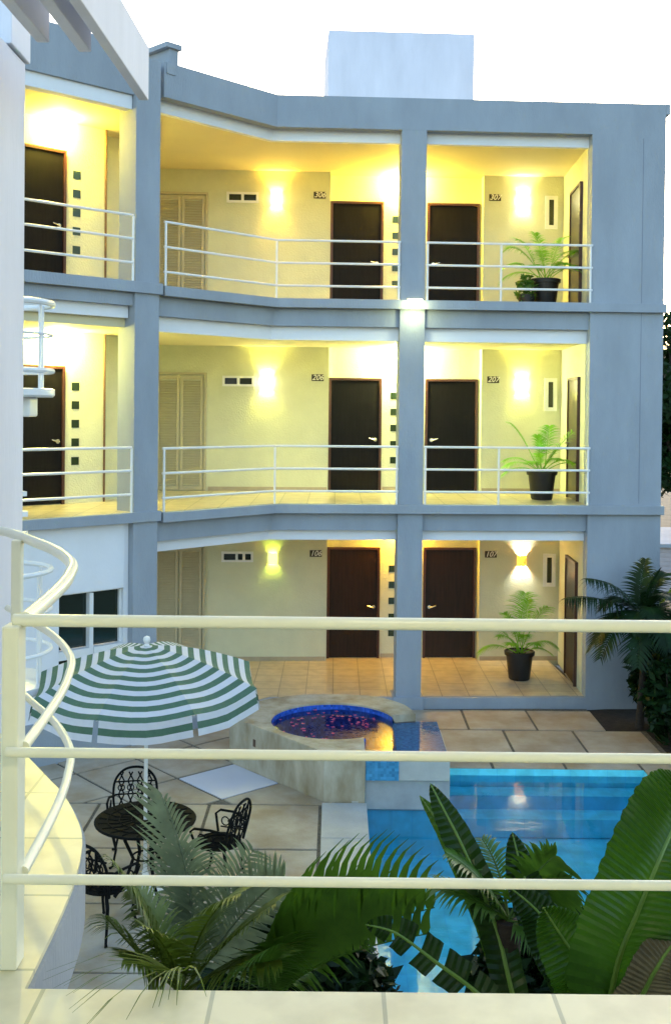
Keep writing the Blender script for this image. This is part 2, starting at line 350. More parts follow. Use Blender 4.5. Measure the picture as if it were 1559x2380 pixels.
# ------------------------------------------------------------------ left wing block
LB = thing('hotel_wing', 'grey blue hotel wing on the left with a single column and lit doors', 'building', B.p(-1,-1,-.17))
m = M(); B.box(m, -.44,-.03,-.45,0,-.17,9.72); obj('column', m, BLUE, LB, bevel=.006)
for z0,z1 in ((3.055,3.2),(6.345,6.505)):
    m = M(); B.box(m, -4.2,-.005,-.02,.06,z0,z1); obj('floor_edge_band', m, BLUE, LB, bevel=.005)
m = M(); B.box(m, -4.2,-.445,-.16,-.05,6.163,6.345); obj('edge_beam', m, BLUE, LB)
m = M(); B.box(m,-4.2,-.445,-.2,-.05,9.17,9.87); obj('roof_fascia', m, BLUE, LB)
m = M(); B.box(m, -4.2,-.45,-.26,-.163,5.99,6.25); obj('white_band', m, WHITE, LB)
m = M(); B.box(m,-4.2,-.45,-.26,-.10,8.97,9.169); obj('white_band', m, WHITE, LB)
iw = F.xy(-4.75,-3.25)
for i in (0,1,2):
    z1 = (3.18,6.485,9.5)[i]; z0 = (2.6,5.86,9.09)[i]
    m = M(); m.prism([B.xy(-4.2,-.265),B.xy(-.03,-.265),(-2.70,16.25),iw,(-6.2,19)], z0, z1); obj('ceiling_slab', m, CREAMC, LB)
    if i < 2:
        m = M(); m.prism([B.xy(-4.2,-.022),B.xy(-.005,-.022),(-2.66,16.1),iw,(-6.2,19)], z1, z1+.018); obj('gallery_floor', m, TILEC, LB)
m = M()
for z0,z1 in ((3.19,5.9),(6.49,9.12)):
    B.box(m, -4.2,.12,-2.0,-1.8,z0,z1); B.box(m,.0,.75,-2.4,-2.1,z0,z1)
    q = V(B.xy(.70,-2.1)); m.prism([(q.x,q.y),(-3.40,20.2),(-3.6,20.2),(q.x-.25,q.y)], z0, z1)
obj('gallery_wall', m, CREAM, LB)
m = M()
q = V(B.xy(-.3,-.3)); B.box(m, -4.2,-1.55,-.35,-.1,-.17,3.05); B.box(m,-.52,-.445,-.35,-.12,-.17,3.05); B.box(m,-1.55,-.52,-.3,-.1,2.12,3.05); B.box(m,-1.55,-.52,-.35,-.1,-.17,.95)
obj('ground_floor_wall', m, WHITE, LB)
m = M(); B.box(m, -4.2,-.445,-.1,-.06,-.3,.42); obj('plinth', m, BLUE, LB)
for i,z in ((1,3.2),(2,6.505)):
    fixsub(door(LB, B, -1.52,-.57,-1.8,z,2.13,1,DOOR))
    for k in range(5):
        m = M(); zz = (5.02,8.30)[i-1]-k*.29; B.box(m, -.435,-.305,-1.8,-1.794,zz-.062,zz+.062); obj('glass_block', m, BLOCKG, LB)
    m = M(); m.tube([B.p(.135,-1.78,z),B.p(.135,-1.78,(5.86,9.1)[i-1])], .018, 8); obj('drain_pipe', m, mat('brown_pipe',(.10,.045,.02),.5), LB, smooth=True)
    m = M()
    for h in (.93,.60,.26): m.tube([B.p(-4,.02,z+h),B.p(-.49,.02,z+h)], .019, 8)
    rl = obj('railing', m, WHITEP, LB, smooth=True)
    for t in (-.49,-2.4):
        q = M(); q.tube([B.p(t,.02,z),B.p(t,.02,z+.92)], .018, 8); c = obj('post', q, WHITEP, rl, smooth=True); c.location = (0,0,0)
m = M(); B.box(m, -1.548,-.522,-.24,-.2,2.09,2.12); B.box(m,-1.06,-1.0,-.26,-.13,.96,2.09); B.box(m,-1.548,-1.062,-.26,-.10,1.21,1.33); B.box(m,-.998,-.522,-.26,-.10,1.21,1.33); B.box(m,-.55,-.522,-.24,-.18,1.331,2.089)
wn = obj('window', m, WHITEP, LB)
for a,b in ((-1.548,-1.062),(-.998,-.552)):
    for z0,z1 in ((.96,1.209),(1.332,2.088)):
        g = M(); B.box(g, a,b,-.235,-.225,z0,z1); c = obj('pane', g, GLASS, wn); c.location = (0,0,0)
# pergola beams over the court
PG = thing('pergola', 'row of slanting pale pergola fins overhead at the top left corner', 'pergola', (-1.1,4,6.3))
for (x,ye,z1,wdt) in ((-.985,5.60,6.575,.05),(-1.112,4.85,6.62,.055),(-1.268,4.73,6.62,.055)):
    m = M(); y0 = 2.0; dx = (ye-y0)*.02; z0 = 6.302
    m.hexa([(x-dx-wdt,y0,z0),(x-dx,y0,z0),(x,ye,z0),(x-wdt,ye,z0),(x-dx-wdt,y0,z1),(x-dx,y0,z1),(x,ye,z1),(x-wdt,ye,z1)]); obj('beam', m, PALE, PG, bevel=.004)
# ------------------------------------------------------------------ spiral stair
ST = thing('spiral_staircase', 'white spiral staircase with round railed landings, half hidden behind the near left wall', 'staircase', (-3.2,10,-.17))
cx,cy = -3.49,11.0
m = M(); m.tube([(cx,cy,-.17),(cx,cy,5.75)], .06, 12); obj('central_pole', m, WHITEP, ST, smooth=True)
m = M()
for k in range(24):
    a = -1.9+k*.46; z = .02+k*.2
    m.prism([(cx,cy)]+[(cx+.34*math.cos(a+d*.2),cy+.34*math.sin(a+d*.2)) for d in range(4)], z-.05, z)
obj('steps', m, WHITEP, ST)
def ringpts(r_, z_, n_=40): return [(cx+r_*math.cos(k*2*math.pi/n_),cy+r_*math.sin(k*2*math.pi/n_),z_) for k in range(n_+1)]
for zl,zr in ((4.86,((5.76,.040),(5.44,.018),(5.07,.035))),(1.86,((3.02,.034),(2.62,.028),(2.20,.028)))):
    m = M(); m.lathe([(0,-.06),(.58,-.06),(.60,-.04),(.60,.02),(.57,.03),(0,.03)], 40, (cx,cy,zl)); ld = obj('landing', m, WHITEP, ST, smooth=True)
    m = M()
    for z_,r_ in zr: m.tube(ringpts(.575,z_), r_*.8, 8)
    c = obj('railing', m, WHITEP, ld, smooth=True); c.location = (0,0,0)
    for an in (-.95,-.2,.6,2.2,4.0):
        m = M(); m.tube([(cx+.5*math.cos(an),cy+.5*math.sin(an),zl+.03),(cx+.5*math.cos(an),cy+.5*math.sin(an),zr[0][0])], .016, 6); c = obj('post', m, WHITEP, ld, smooth=True); c.location = (0,0,0)
m = M(); m.box(cx-.1,cx+.42,cy-.2,cy+.1,4.60,4.80); obj('bracket_box', m, WHITEP, ST, bevel=.02)
# ------------------------------------------------------------------ near side: wall, beam, balcony
m = M(); m.box(-3.4,-1.635,3.3,5.63,-.17,6.49); o = obj('near_wall', m, PALE); tag(o, 'pale plaster wall rising out of the left edge, beside the curved balcony railing', 'wall')
m = M(); m.box(-3.6,-1.615,5.33,5.66,6.50,7.9); o = obj('near_wall_beam', m, PALE, bevel=.006); tag(o, 'deep pale beam resting on top of the near left wall', 'beam')
curve = [(-.80,2.80),(-.805,3.05),(-.815,3.3),(-.838,3.55),(-.885,3.8),(-.965,4.02),(-1.07,4.24),(-1.19,4.44),(-1.31,4.64),(-1.43,4.82)]
def smoothc(P, n=6):
    out = []
    for i in range(len(P)-1):
        p0,p1,p2,p3 = [V(P[min(max(j,0),len(P)-1)]) for j in (i-1,i,i+1,i+2)]
        for k in range(n):
            t = k/n; out.append(.5*((2*p1)+(p2-p0)*t+(2*p0-5*p1+4*p2-p3)*t*t+(3*p1-p0-3*p2+p3)*t**3))
    out.append(V(P[-1])); return out
cs = smoothc(curve)
BL = thing('near_balcony', 'cream tiled balcony in the foreground whose floor curves away on the left', 'balcony', (0,2,3.18))
pl = [(p.x,p.y) for p in cs]+[(-1.428,4.9),(-1.428,3.29),(-3,3.29),(-3,-1.5),(3.2,-1.5),(3.2,2.80)]
pl = pl[::-1]
m = M()
def balc(m, dx, ex, z0, z1):
    q = [(p.x+dx,p.y) for p in cs]+[(-1.53,4.97),(-1.62,5.12)]
    for i in range(len(q)-1): m.prism([(-1.633,q[i][1]),(q[i][0],q[i][1]),(q[i+1][0],q[i+1][1]),(-1.633,q[i+1][1])], z0, z1)
    m.prism([(-3-ex,-1.5),(3.2+ex,-1.5),(3.2+ex,2.80-dx),(-.80,2.80-dx),(-3-ex,2.80-dx)], z0, z1)
    if dx: m.box(-.82,-.79,2.79,2.80,z0,z1)
balc(m, 0, 0, 3.165, 3.18); obj('floor_tiles', m, TILEN, BL)
pl2 = [(p.x+.012,p.y) for p in cs]+[(-1.428,4.95),(-1.428,3.285),(-3.02,3.285),(-3.02,-1.5),(3.22,-1.5),(3.22,2.79)]
m = M(); balc(m, .012, .02, 2.93, 3.1635); obj('floor_slab', m, BLUE, BL)
m = M(); m.box(-3,3.2,-1.7,-1.5,2.9,5.95); obj('back_wall', m, CREAM, BL)
m = M(); m.box(-3,3.2,-1.5,2.55,5.9,6.1); obj('ceiling', m, CREAMC, BL)
NR = thing('near_railing', 'cream painted tube railing with three rails crossing the whole foreground', 'railing', (-.87,2.9,3.18))
for zr,yr in ((4.125,2.925),(3.782,2.865),(3.447,2.85)):
    m = M(); m.tube([(-.872,yr,zr),(3.1,yr,zr)], (.017 if zr > 4 else .0135), 14); obj('rail', m, CREAMP, NR, smooth=True)
for k,zr in enumerate((4.125,3.775,3.43)):
    m = M(); pts = [V((p.x-.075+.03*max(0,1-(p.y-2.8)/.8),p.y+.135,zr)) for p in cs]
    if k == 0: pts += [V((-1.575,5.03,zr)),V((-1.63,5.11,zr))]
    m.tube(pts, .0215 if k == 0 else .015, 12); obj('curved_rail', m, CREAMP, NR, smooth=True)
m = M(); m.box(-.893,-.847,2.885,2.96,3.18,4.115); obj('post', m, CREAMP, NR, bevel=.006)
m = M(); m.box(-1.415,-1.37,4.70,4.745,3.18,4.12); obj('post', m, CREAMP, NR, bevel=.006)
# ------------------------------------------------------------------ ground, paving, pool
PX0,PX1,PY0,PY1 = .41,4.245,6.5,14.60
m = M(); g = -.30
for x0,x1,y0,y1 in ((-400,PX0-.3,-300,600),(PX1+.3,400,-300,600),(PX0-.3,PX1+.3,-300,PY0-.3),(PX0-.3,PX1+.3,PY1+.3,600)):
    m.add([(x0,y0,g),(x1,y0,g),(x1,y1,g),(x0,y1,g)], [(0,1,2,3)])
struct(obj('ground', m, GROUNDM))
m = M()
for x0,x1,y0,y1 in ((-6,PX0-.02,8.6,17.6),(PX0-.02,4.16,PY1+.01,17.6),(4.16,4.8,PY1+.01,16.4)): m.box(x0,x1,y0,y1,-.32,-.185)
struct(obj('paving_base', m, JOINT))
def clip(poly, a, b, c):       # keep a*x+b*y>=c
    out = []
    for i in range(len(poly)):
        p,q = poly[i],poly[(i+1)%len(poly)]; dp,dq = a*p[0]+b*p[1]-c, a*q[0]+b*q[1]-c
        if dp >= 0: out.append(p)
        if dp*dq < 0: t = dp/(dp-dq); out.append((p[0]+(q[0]-p[0])*t,p[1]+(q[1]-p[1])*t))
    return out
m = M(); G = .02
def slab(poly, mm=m):
    if len(poly) < 3: return
    ar = sum(poly[i][0]*poly[(i+1)%len(poly)][1]-poly[(i+1)%len(poly)][0]*poly[i][1] for i in range(len(poly)))/2
    if abs(ar) < .03: return
    if ar < 0: poly = poly[::-1]
    mm.prism(poly, -.25, -.17+random.uniform(-.003,.003))
def rect(x0,x1,y0,y1): return [(x0+G,y0+G),(x1-G,y0+G),(x1-G,y1-G),(x0+G,y1-G)]
for x0,x1 in ((.2,1.06),(1.06,2.09),(2.09,3.14),(3.14,4.2)): slab(rect(x0,x1,16.38,17.45))
for x0,x1 in ((1.17,1.56),(1.56,2.6),(2.6,3.66),(3.66,4.72)): slab(rect(x0,x1,15.13,16.36))
for x0,x1 in ((1.47,2.2),(2.2,3.2),(3.2,4.245)): slab(rect(x0,x1,14.60,15.12))
slab([(4.265,14.0),(4.9,14.0),(5.3,14.5),(4.75,15.10),(4.265,15.10)])
for y0,y1 in ((10.4,11.8),(9.0,10.38)):
    for x0,x1 in ((4.265,4.9),): slab(rect(x0,x1,y0,y1))
xs = (-5.6,-4.2,-2.85,-1.5,-.14); ys = (8.6,9.2,10.5,11.83,13.17)
for i in range(4):
    for j in range(4): slab(rect(xs[i],xs[i+1],ys[j],ys[j+1]))
d1,d2 = V((-.663,.749)),V((.749,.663)); o0 = V((-1.371,13.334)); mm_ = M()
for i in range(-4,5):
    for j in range(-5,4):
        c = o0+d1*(1.0*i)+d2*(.93*j); q = [c+d1*G+d2*G, c+d1*G+d2*(.93-G), c+d1*(1.0-G)+d2*(.93-G), c+d1*(1.0-G)+d2*G]; q = [(p.x,p.y) for p in q]
        q = clip(q,0,1,13.17+G); q = clip(q,1,0,-4.5); q = clip(q,-1,0,-.17); q = clip(q,0,-1,-17.5)
        if (i,j) == (0,0): slab(q, mm_)
        else: slab(q)
struct(obj('pavement', m, STONE, bevel=.006))
struct(obj('marble_paving_slab', mm_, MARB, bevel=.006))
m = M(); y = 7.0
while y < 13.2: m.box(-.12,.43,y,min(y+1.02,13.24),-.26,-.165); y += 1.03
struct(obj('pool_coping', m, COPE, bevel=.008))
m = M(); zb = -.85
m.add([(PX0,PY0,zb),(PX1,PY0,zb),(PX1,PY1,zb),(PX0,PY1,zb)], [(0,1,2,3)])
for a,b in (((PX0,PY0),(PX1,PY0)),((PX1,PY0),(PX1,PY1)),((PX1,PY1),(PX0,PY1)),((PX0,PY1),(PX0,PY0))): m.add([(*a,zb),(*b,zb),(*b,-.18),(*a,-.18)], [(0,1,2,3)])
m.box(1.5,PX1-.01,PY1-.35,PY1-.01,-.84,-.42); m.box(1.5,PX1-.01,PY1-.7,PY1-.352,-.84,-.6)
struct(obj('pool_basin', m, POOLT))
m = M(); m.add([(PX0+.001,PY0,-.27),(PX1-.001,PY0,-.27),(PX1-.001,PY1-.001,-.27),(PX0+.001,PY1-.001,-.27)], [(0,1,2,3)])
struct(obj('pool_water', m, WATER))
m = M(); m.prism([(4.2,15.2),(4.75,15.12),(5.4,14.4),(9,13),(9,18.6),(4.17,17.6)], -.33, -.2); struct(obj('planting_bed_soil', m, SOIL))
m = M(); m.box(-6,5.5,6.0,8.6,-.33,-.21); 
m2 = M(); m2.box(-6,.38,5.0,8.58,-.33,-.21); m2.box(4.28,7,5.0,9.0,-.33,-.21); m2.box(.38,4.28,5.0,6.2,-.33,-.21); struct(obj('garden_soil', m2, SOIL))
# ------------------------------------------------------------------ hot tub
TB = thing('hot_tub', 'raised limestone hot tub with a round blue mosaic basin beside the pool', 'hot tub', (0,14.6,-.17))
cxy = (.01,14.66); rr = .85
keys = [(-62,(.413,13.25)),(-90,(-.10,13.28)),(-120,(-.45,13.68)),(-150,(-.95,14.24)),(-180,(-1.42,14.77)),(-210,(-1.22,15.38)),(-240,(-.72,15.85)),(-270,(-.05,16.0)),(-300,(.70,15.86)),(-325,(1.03,15.485)),(-345,(1.15,14.97))]
inn, out = [], []
for i in range(len(keys)-1):
    (a0,p0),(a1,p1) = keys[i],keys[i+1]
    for k in range(5):
        t = k/5; a = R(a0+(a1-a0)*t); inn.append((cxy[0]+rr*math.cos(a),cxy[1]+rr*math.sin(a))); q = V(p0).lerp(V(p1),t)
        if i >= 4: q = V((cxy[0],cxy[1]))+(q-V(cxy)).normalized()*((V(p0)-V(cxy)).length*(1-t)+(V(p1)-V(cxy)).length*t)
        out.append((q.x,q.y))
a = R(-345); inn.append((cxy[0]+rr*math.cos(a),cxy[1]+rr*math.sin(a))); out.append(keys[-1][1])
n = len(inn); z1 = .45; m = M()
vs = [(p[0],p[1],z1) for p in inn]+[(p[0],p[1],z1) for p in out]+[(p[0],p[1],.425) for p in inn]+[(p[0],p[1],-.25) for p in out]
fs = [(i,i+1,n+i+1,n+i) for i in range(n-1)]+[(n+i,n+i+1,3*n+i+1,3*n+i) for i in range(n-1)]+[(i+1,i,2*n+i,2*n+i+1) for i in range(n-1)]
fs += [(0,n,3*n,2*n),(n-1,2*n-1,4*n-1,3*n-1)]
m.add(vs, fs); obj('stone_surround', m, TUBST, TB, bevel=.008)
m = M(); n2 = 48; cc = [(cxy[0]+rr*math.cos(2*math.pi*k/n2),cxy[1]+rr*math.sin(2*math.pi*k/n2)) for k in range(n2)]
fs = []; vs = []
for k in range(n2):
    x,y = cc[k]; vs += [(x,y,.4255),(x,y,-.45)]
for k in range(n2):
    j = (k+1)%n2; ang = 360*k/n2
    if not (298 < ang or ang < 12): fs.append((2*k,2*j,2*j+1,2*k+1))
m.add(vs, fs); m.add([(-.9,13.36,-.449),(.9,13.36,-.449),(.9,15.6,-.449),(-.9,15.6,-.449)], [(0,1,2,3)])
m.box(.42,.85,13.36,13.40,-.45,.335); obj('mosaic_basin', m, TUBT, TB)
m = M(); m.box(.83,1.46,13.36,15.0,-.45,.34); m.box(.42,.829,13.28,13.355,.10,.342); obj('spill_ledge', m, LEDT, TB)
m = M(); m.box(.415,1.465,13.335,14.59,-.86,-.285); obj('underwater_base', m, POOLT, TB)
m = M(); m.hexa([(.42,13.32,-.2845),(1.46,13.32,-.2845),(1.46,13.355,-.2845),(.42,13.355,-.2845),(.42,13.345,.099),(1.46,13.345,.0985),(1.46,13.3555,.0985),(.42,13.3555,.099)]); obj('plaster_apron', m, mat('grey_apron',(.34,.36,.37),.7,.2,3), TB)
m = M(); m.box(.831,1.46,13.30,13.3585,.0995,.339); obj('ledge_front', m, COPE, TB)
m = M(); m.box(.25,.405,13.255,13.9,-.6,-.15); m.box(1.461,1.47,13.36,14.59,-.284,.345); obj('side_return', m, COPE, TB)
m = M(); z = .358; ring = [(cxy[0]+(rr-.002)*math.cos(R(a)),cxy[1]+(rr-.002)*math.sin(R(a)),z) for a in range(14,300,6)]+[(.425,13.29,z),(.85,13.29,z),(1.455,13.29,z),(1.455,14.99,z),(.87,14.99,z)]
m.add(ring, [tuple(range(len(ring)))]); obj('water_surface', m, WATERT, TB)
m = M(); q = hz(591,1704,0); 
tl = V((-.663,.749,0)); nn = V((-.749,-.663,0)); base = V((-.10,13.28,0)); c = base+tl*1.42+V((0,0,.22))+nn*.004; 
m.add([c-tl*.03+V((0,0,-.05)),c+tl*.03+V((0,0,-.05)),c+tl*.03+V((0,0,.05)),c-tl*.03+V((0,0,.05))], [(0,1,2,3)]); obj('drain_hole', m, mat('drain_dark',(.10,.06,.04),.8), TB)
pet = None
def petal(x, y, s, a):
    m = M()
    for k in range(4):
        b = a+k*1.57; c_,s_ = math.cos(b),math.sin(b); c2,s2 = math.cos(b+.8),math.sin(b+.8); c3,s3 = math.cos(b-.8)*1,math.sin(b-.8)
        m.add([(0,0,.002),(c3*s*.5,s3*s*.5,.01),(c_*s,s_*s,.014),(c2*s*.5,s2*s*.5,.01)], [(0,1,2,3)])
    return m
rp = obj('bougainvillea_petal', petal(0,0,.026,0), PETAL); tag(rp, 'pink bougainvillea petals floating on the dark water of the round tub', 'petal', 'pink petals floating in the hot tub')
for k in range(60):
    o = rp if k == 0 else rp.copy()
    if k: COL.objects.link(o)
    while True:
        cl = random.choice([(-.55,14.9,.2),(-.2,15.15,.25),(.25,15.05,.22),(.4,14.95,.16),(-.45,14.35,.22),(.1,14.8,.3),(-.15,14.1,.2),(.5,14.7,.15)])
        x = random.gauss(cl[0],cl[2]*.6); y = random.gauss(cl[1],cl[2]*.6)
        if (x-cxy[0])**2+(y-cxy[1])**2 < .66: break
    o.location = (x,y,.361); o.rotation_euler = (0,0,random.random()*6); s_ = random.uniform(.8,1.5); o.scale = (s_,s_,1)
# ------------------------------------------------------------------ umbrella
UC = V((-1.875,10.79,0)); RIM,APEX,RR = 1.96,2.31,1.16
UM = thing('patio_umbrella', 'green and white striped canvas umbrella over the iron table', 'umbrella', (UC.x,UC.y,-.17))
tilt = Matrix.Rotation(R(-.5),4,'Y')@Matrix.Rotation(R(4),4,'X')
a0 = R(-103); m = M(); NS = 18; NSUB = 6
def up(a, t, sag=0, sub=0):
    # t 0..1 from apex to rim; chord between ribs, slight sag mid panel
    r_ = RR*t; z_ = (APEX-RIM)*(1-t**1.55)
    k = math.floor((a-a0)/(math.pi/4)+1e-6); b0 = a0+k*math.pi/4; b1 = b0+math.pi/4; f_ = (a-b0)/(math.pi/4)
    p = V((math.cos(b0),math.sin(b0),0)).lerp(V((math.cos(b1),math.sin(b1),0)), f_)*r_
    p.z = z_-math.sin(math.pi*f_)*.06*t
    if t > .55: p *= 1-.012*math.sin(math.pi*f_)*(t-.55)/.45; 
    q = tilt @ V((p.x,p.y,z_-math.sin(math.pi*f_)*.06*t)); return q+V((UC.x,UC.y,RIM))
for k in range(8):
    for j in range(NS):
        for s_ in range(NSUB):
            aa,ab = a0+(k+s_/NSUB)*math.pi/4, a0+(k+(s_+1)/NSUB)*math.pi/4-1e-4; t0,t1 = max(.02,j/NS), (j+1)/NS
            m.add([up(aa,t0),up(ab,t0),up(ab,t1),up(aa,t1)], [(0,1,2,3)], j % 2)
canopy = obj('canopy', m, [WHITEC, GREENC], UM, smooth=False)
for k in range(8):
    m = M()
    for j in range(3):
        for s_ in range(NSUB):
            f0,f1 = .03+s_/NSUB*.94, .03+(s_+1)/NSUB*.94
            aa,ab = a0+(k+f0)*math.pi/4, a0+(k+f1)*math.pi/4; pa,pb = up(aa,1),up(ab,1)
            def dn(p,f,jj): 
                r_ = (V((p.x,p.y,0))-UC); r_.z = 0; r_.normalize(); tt = jj/3
                return p+V((0,0,-.19*tt))+r_*(.03*tt+.012*math.sin(f*14+k)*tt)
            m.add([dn(pa,f0,j),dn(pb,f1,j),dn(pb,f1,j+1),dn(pa,f0,j+1)], [(0,1,2,3)], (j+NS)%2)
    c = obj('valance', m, [WHITEC, GREENC], canopy, smooth=True); c.location = (0,0,0)
m = M(); m.tube([(UC.x,UC.y,-.1),(UC.x,UC.y,RIM+.42)], .019, 12); obj('pole', m, WHITEP, UM, smooth=True)
m = M(); m.lathe([(0,.10),(.03,.085),(.038,.06),(.03,.035),(.015,.02),(.03,0),(.0,-.01)], 14, (UC.x,UC.y,RIM+(APEX-RIM)+.0)); obj('finial', m, WHITEP, UM, smooth=True)
m = M(); m.lathe([(0,.0),(.19,.0),(.2,.02),(.16,.06),(.05,.09),(.03,.2),(0,.2)], 20, (UC.x,UC.y,-.168)); obj('base', m, WHITEP, UM, smooth=True)
m = M()
for k in range(8):
    a = a0+k*math.pi/4; m.tube([up(a+1e-3,.03)-V((0,0,.02)),up(a+1e-3,.5)-V((0,0,.02)),up(a+1e-3,.99)-V((0,0,.02))], .007, 5); 
obj('ribs', m, WHITEP, UM)
# ------------------------------------------------------------------ iron table and chairs
def arc(c, r, a0_, a1_, n, u, v): return [V(c)+V(u)*r*math.cos(a0_+(a1_-a0_)*k/n)+V(v)*r*math.sin(a0_+(a1_-a0_)*k/n) for k in range(n+1)]
TT = thing('iron_table', 'round black cast iron table around the umbrella pole', 'table', (UC.x,UC.y,-.17), local=True)
m = M(); m.lathe([(.03,.70),(.48,.70),(.505,.705),(.51,.72),(.50,.73),(.47,.725),(.03,.725)], 40)
for k in range(20):
    a = k*math.pi/10; m.tube([(.1*math.cos(a),.1*math.sin(a),.728),(.3*math.cos(a+.2),.3*math.sin(a+.2),.730),(.47*math.cos(a),.47*math.sin(a),.728)], .006, 5)
for rr_ in (.14,.26,.38): m.tube([(rr_*math.cos(k*.2618),rr_*math.sin(k*.2618),.73) for k in range(25)], .006, 5)
obj('tabletop', m, IRON, TT, smooth=True)
for k in range(4):
    a = k*math.pi/2+.6; m = M(); m.tube([(.10*math.cos(a),.10*math.sin(a),.70),(.22*math.cos(a),.22*math.sin(a),.55),(.13*math.cos(a),.13*math.sin(a),.35),(.22*math.cos(a),.22*math.sin(a),.12),(.33*math.cos(a),.33*math.sin(a),.01)], [.018,.02,.018,.016,.02], 7); obj('leg', m, IRON, TT, smooth=True)
m = M(); m.tube([(.13*math.cos(k*.3),.13*math.sin(k*.3),.35) for k in range(22)], .01, 5); obj('shelf_ring', m, IRON, TT, smooth=True)
X_,Y_,Z_ = V((1,0,0)),V((0,1,0)),V((0,0,1))
CH = thing('iron_chair', 'black lattice iron chair behind the table on its far side, facing the camera', 'chair', group='iron chairs around the table', local=True)
m = M(); m.lathe([(0,.42),(.20,.42),(.235,.425),(.24,.44),(.22,.45),(0,.44)], 24)
for rr_ in (.07,.14,.2): m.tube([(rr_*math.cos(k*.3),rr_*math.sin(k*.3),.452) for k in range(22)], .007, 5)
obj('seat', m, IRON, CH, smooth=True)
m = M(); yb = .2
bk = [V((-.21,yb-.02,.42)),V((-.235,yb+.02,.6)),V((-.22,yb+.06,.76)),V((-.13,yb+.08,.87)),V((0,yb+.09,.90)),V((.13,yb+.08,.87)),V((.22,yb+.06,.76)),V((.235,yb+.02,.6)),V((.21,yb-.02,.42))]
m.tube(smoothc(bk,4), .014, 6)
for k in range(4):
    x = -.15+k*.1
    m.tube([(x-.05,yb,.45),(x+.03,yb+.03,.62),(x-.03,yb+.05,.76),(x+.02,yb+.08,.85)], .009, 5); m.tube([(x+.05,yb,.45),(x-.03,yb+.03,.62),(x+.03,yb+.05,.76),(x-.02,yb+.08,.85)], .009, 5)
for z_ in (.62,.76): m.tube([(-.22,yb+.03,z_),(0,yb+.045,z_),(.22,yb+.03,z_)], .009, 5)
for x in (-.15,-.05,.05,.15): m.tube(arc((x,yb+.038,.69),.035,0,6.283,10,X_,Z_), .007, 5)
obj('backrest', m, IRON, CH, smooth=True)
for sx in (-1,1):
    m = M(); m.tube([(sx*.22,yb,.62),(sx*.27,.05,.655),(sx*.28,-.12,.65),(sx*.27,-.17,.61),(sx*.23,-.12,.44)], .013, 6)
    for k in range(3): m.tube(arc((sx*.255,-.05+k*.09,.55),.045,0,6.283,10,Y_,Z_), .007, 5); 
    m.tube([(sx*.235,yb-.02,.50),(sx*.25,-.1,.49)], .008, 5)
    obj('armrest', m, IRON, CH, smooth=True)
    for sy in (-1,1):
        m = M(); m.tube([(sx*.15,sy*.15,.42),(sx*.21,sy*.20,.33),(sx*.18,sy*.17,.17),(sx*.21,sy*.22,.02),(sx*.24,sy*.25,.01)], [.017,.018,.013,.013,.016], 6); obj('leg', m, IRON, CH, smooth=True)
    
CH.location = (-2.13,11.55,-.17); CH.rotation_euler.z = R(8)
for (x,y,a,lb) in ((-1.16,10.95,-112,'black lattice iron chair at the right of the table, back turned to the pool'),(-2.1,9.95,150,'black lattice iron chair in front of the table, nearest the curved balcony')):
    c = copy_tree(CH); c.location = (x,y,-.17); c.rotation_euler.z = R(a); c['label'] = lb
# ------------------------------------------------------------------ wall lamps, signs
def sconce(label, pos, frm, style, watt, colr):
    L_ = thing('wall_sconce', label, 'wall lamp', pos, 'lit half round wall sconces', local=True)
    L_.rotation_euler.z = math.atan2(frm.n.y, frm.n.x)     # local +X points outward
    m = M(); m.lathe([(.085,-.10),(.092,0),(.085,.10)], 16, a0=-math.pi/2, a1=math.pi/2, closed=False); m.lathe([(.080,.10),(.087,0),(.080,-.10)], 16, a0=-math.pi/2, a1=math.pi/2, closed=False)
    obj('shade', m, style, L_, smooth=True)
    m = M(); m.box(-.002,.012,-.05,.05,-.06,.06); obj('backplate', m, LAMPH, L_)
    l = bpy.data.lights.new('bulb','POINT'); l.energy = watt*.42; l.color = colr; l.shadow_soft_size = .03; lo = bpy.data.objects.new('bulb', l); COL.objects.link(lo); lo.parent = L_; lo.location = (.05,0,0)
YEL,YG,WH = (1,.60,.07),(.95,.93,.16),(1,.90,.42)
E3,E2,E1 = emat('shade_glow_yellow',(1,.75,.2),9), emat('shade_glow_pale',(1,.95,.5),9), emat('shade_glow_green_yellow',(.95,1,.15),.6)
def fp(s,z,o=D): return F.p(s,o,z)
sconce('orange glowing sconce beside door 306 on the top gallery', fp(-2.23,8.59), F, E3, 60, YEL)
sconce('white glowing sconce beside door 307 on the top gallery', fp(2.38,8.65), F, E2, 26, WH)
sconce('pale yellow glowing sconce beside door 206 on the middle gallery', fp(-2.38,5.19), F, E2, 44, YG)
sconce('pale yellow glowing sconce beside door 207 on the middle gallery', fp(2.40,5.20), F, E2, 44, YG)
sconce('small green yellow sconce beside door 106 on the ground floor', fp(-2.24,1.92), F, E1, 7, (.75,1,.1))
sconce('amber mosaic sconce beside door 107 on the ground floor', fp(2.44,1.89), F, AMBER, 42, (1,.97,.8))
def ceil_lamp(label, pos, watt, colr, st=3):
    L_ = thing('ceiling_lamp', label, 'ceiling lamp', pos, 'dome ceiling lamps over the doors', local=True)
    m = M(); m.lathe([(.0,-.07),(.05,-.05),(.08,-.03),(.09,0),(0,0)], 20); obj('dome', m, emat('dome_glow', colr, st), L_, smooth=True)
    l = bpy.data.lights.new('bulb','POINT'); l.energy = watt*.42; l.color = colr; l.shadow_soft_size = .08; lo = bpy.data.objects.new('bulb', l); COL.objects.link(lo); lo.parent = L_; lo.location = (0,0,-.14)
ceil_lamp('dome lamp on the top gallery ceiling between doors 306 and 307, behind the pillar', F.p(.14,-2.66,9.108), 190, (1,.76,.12))
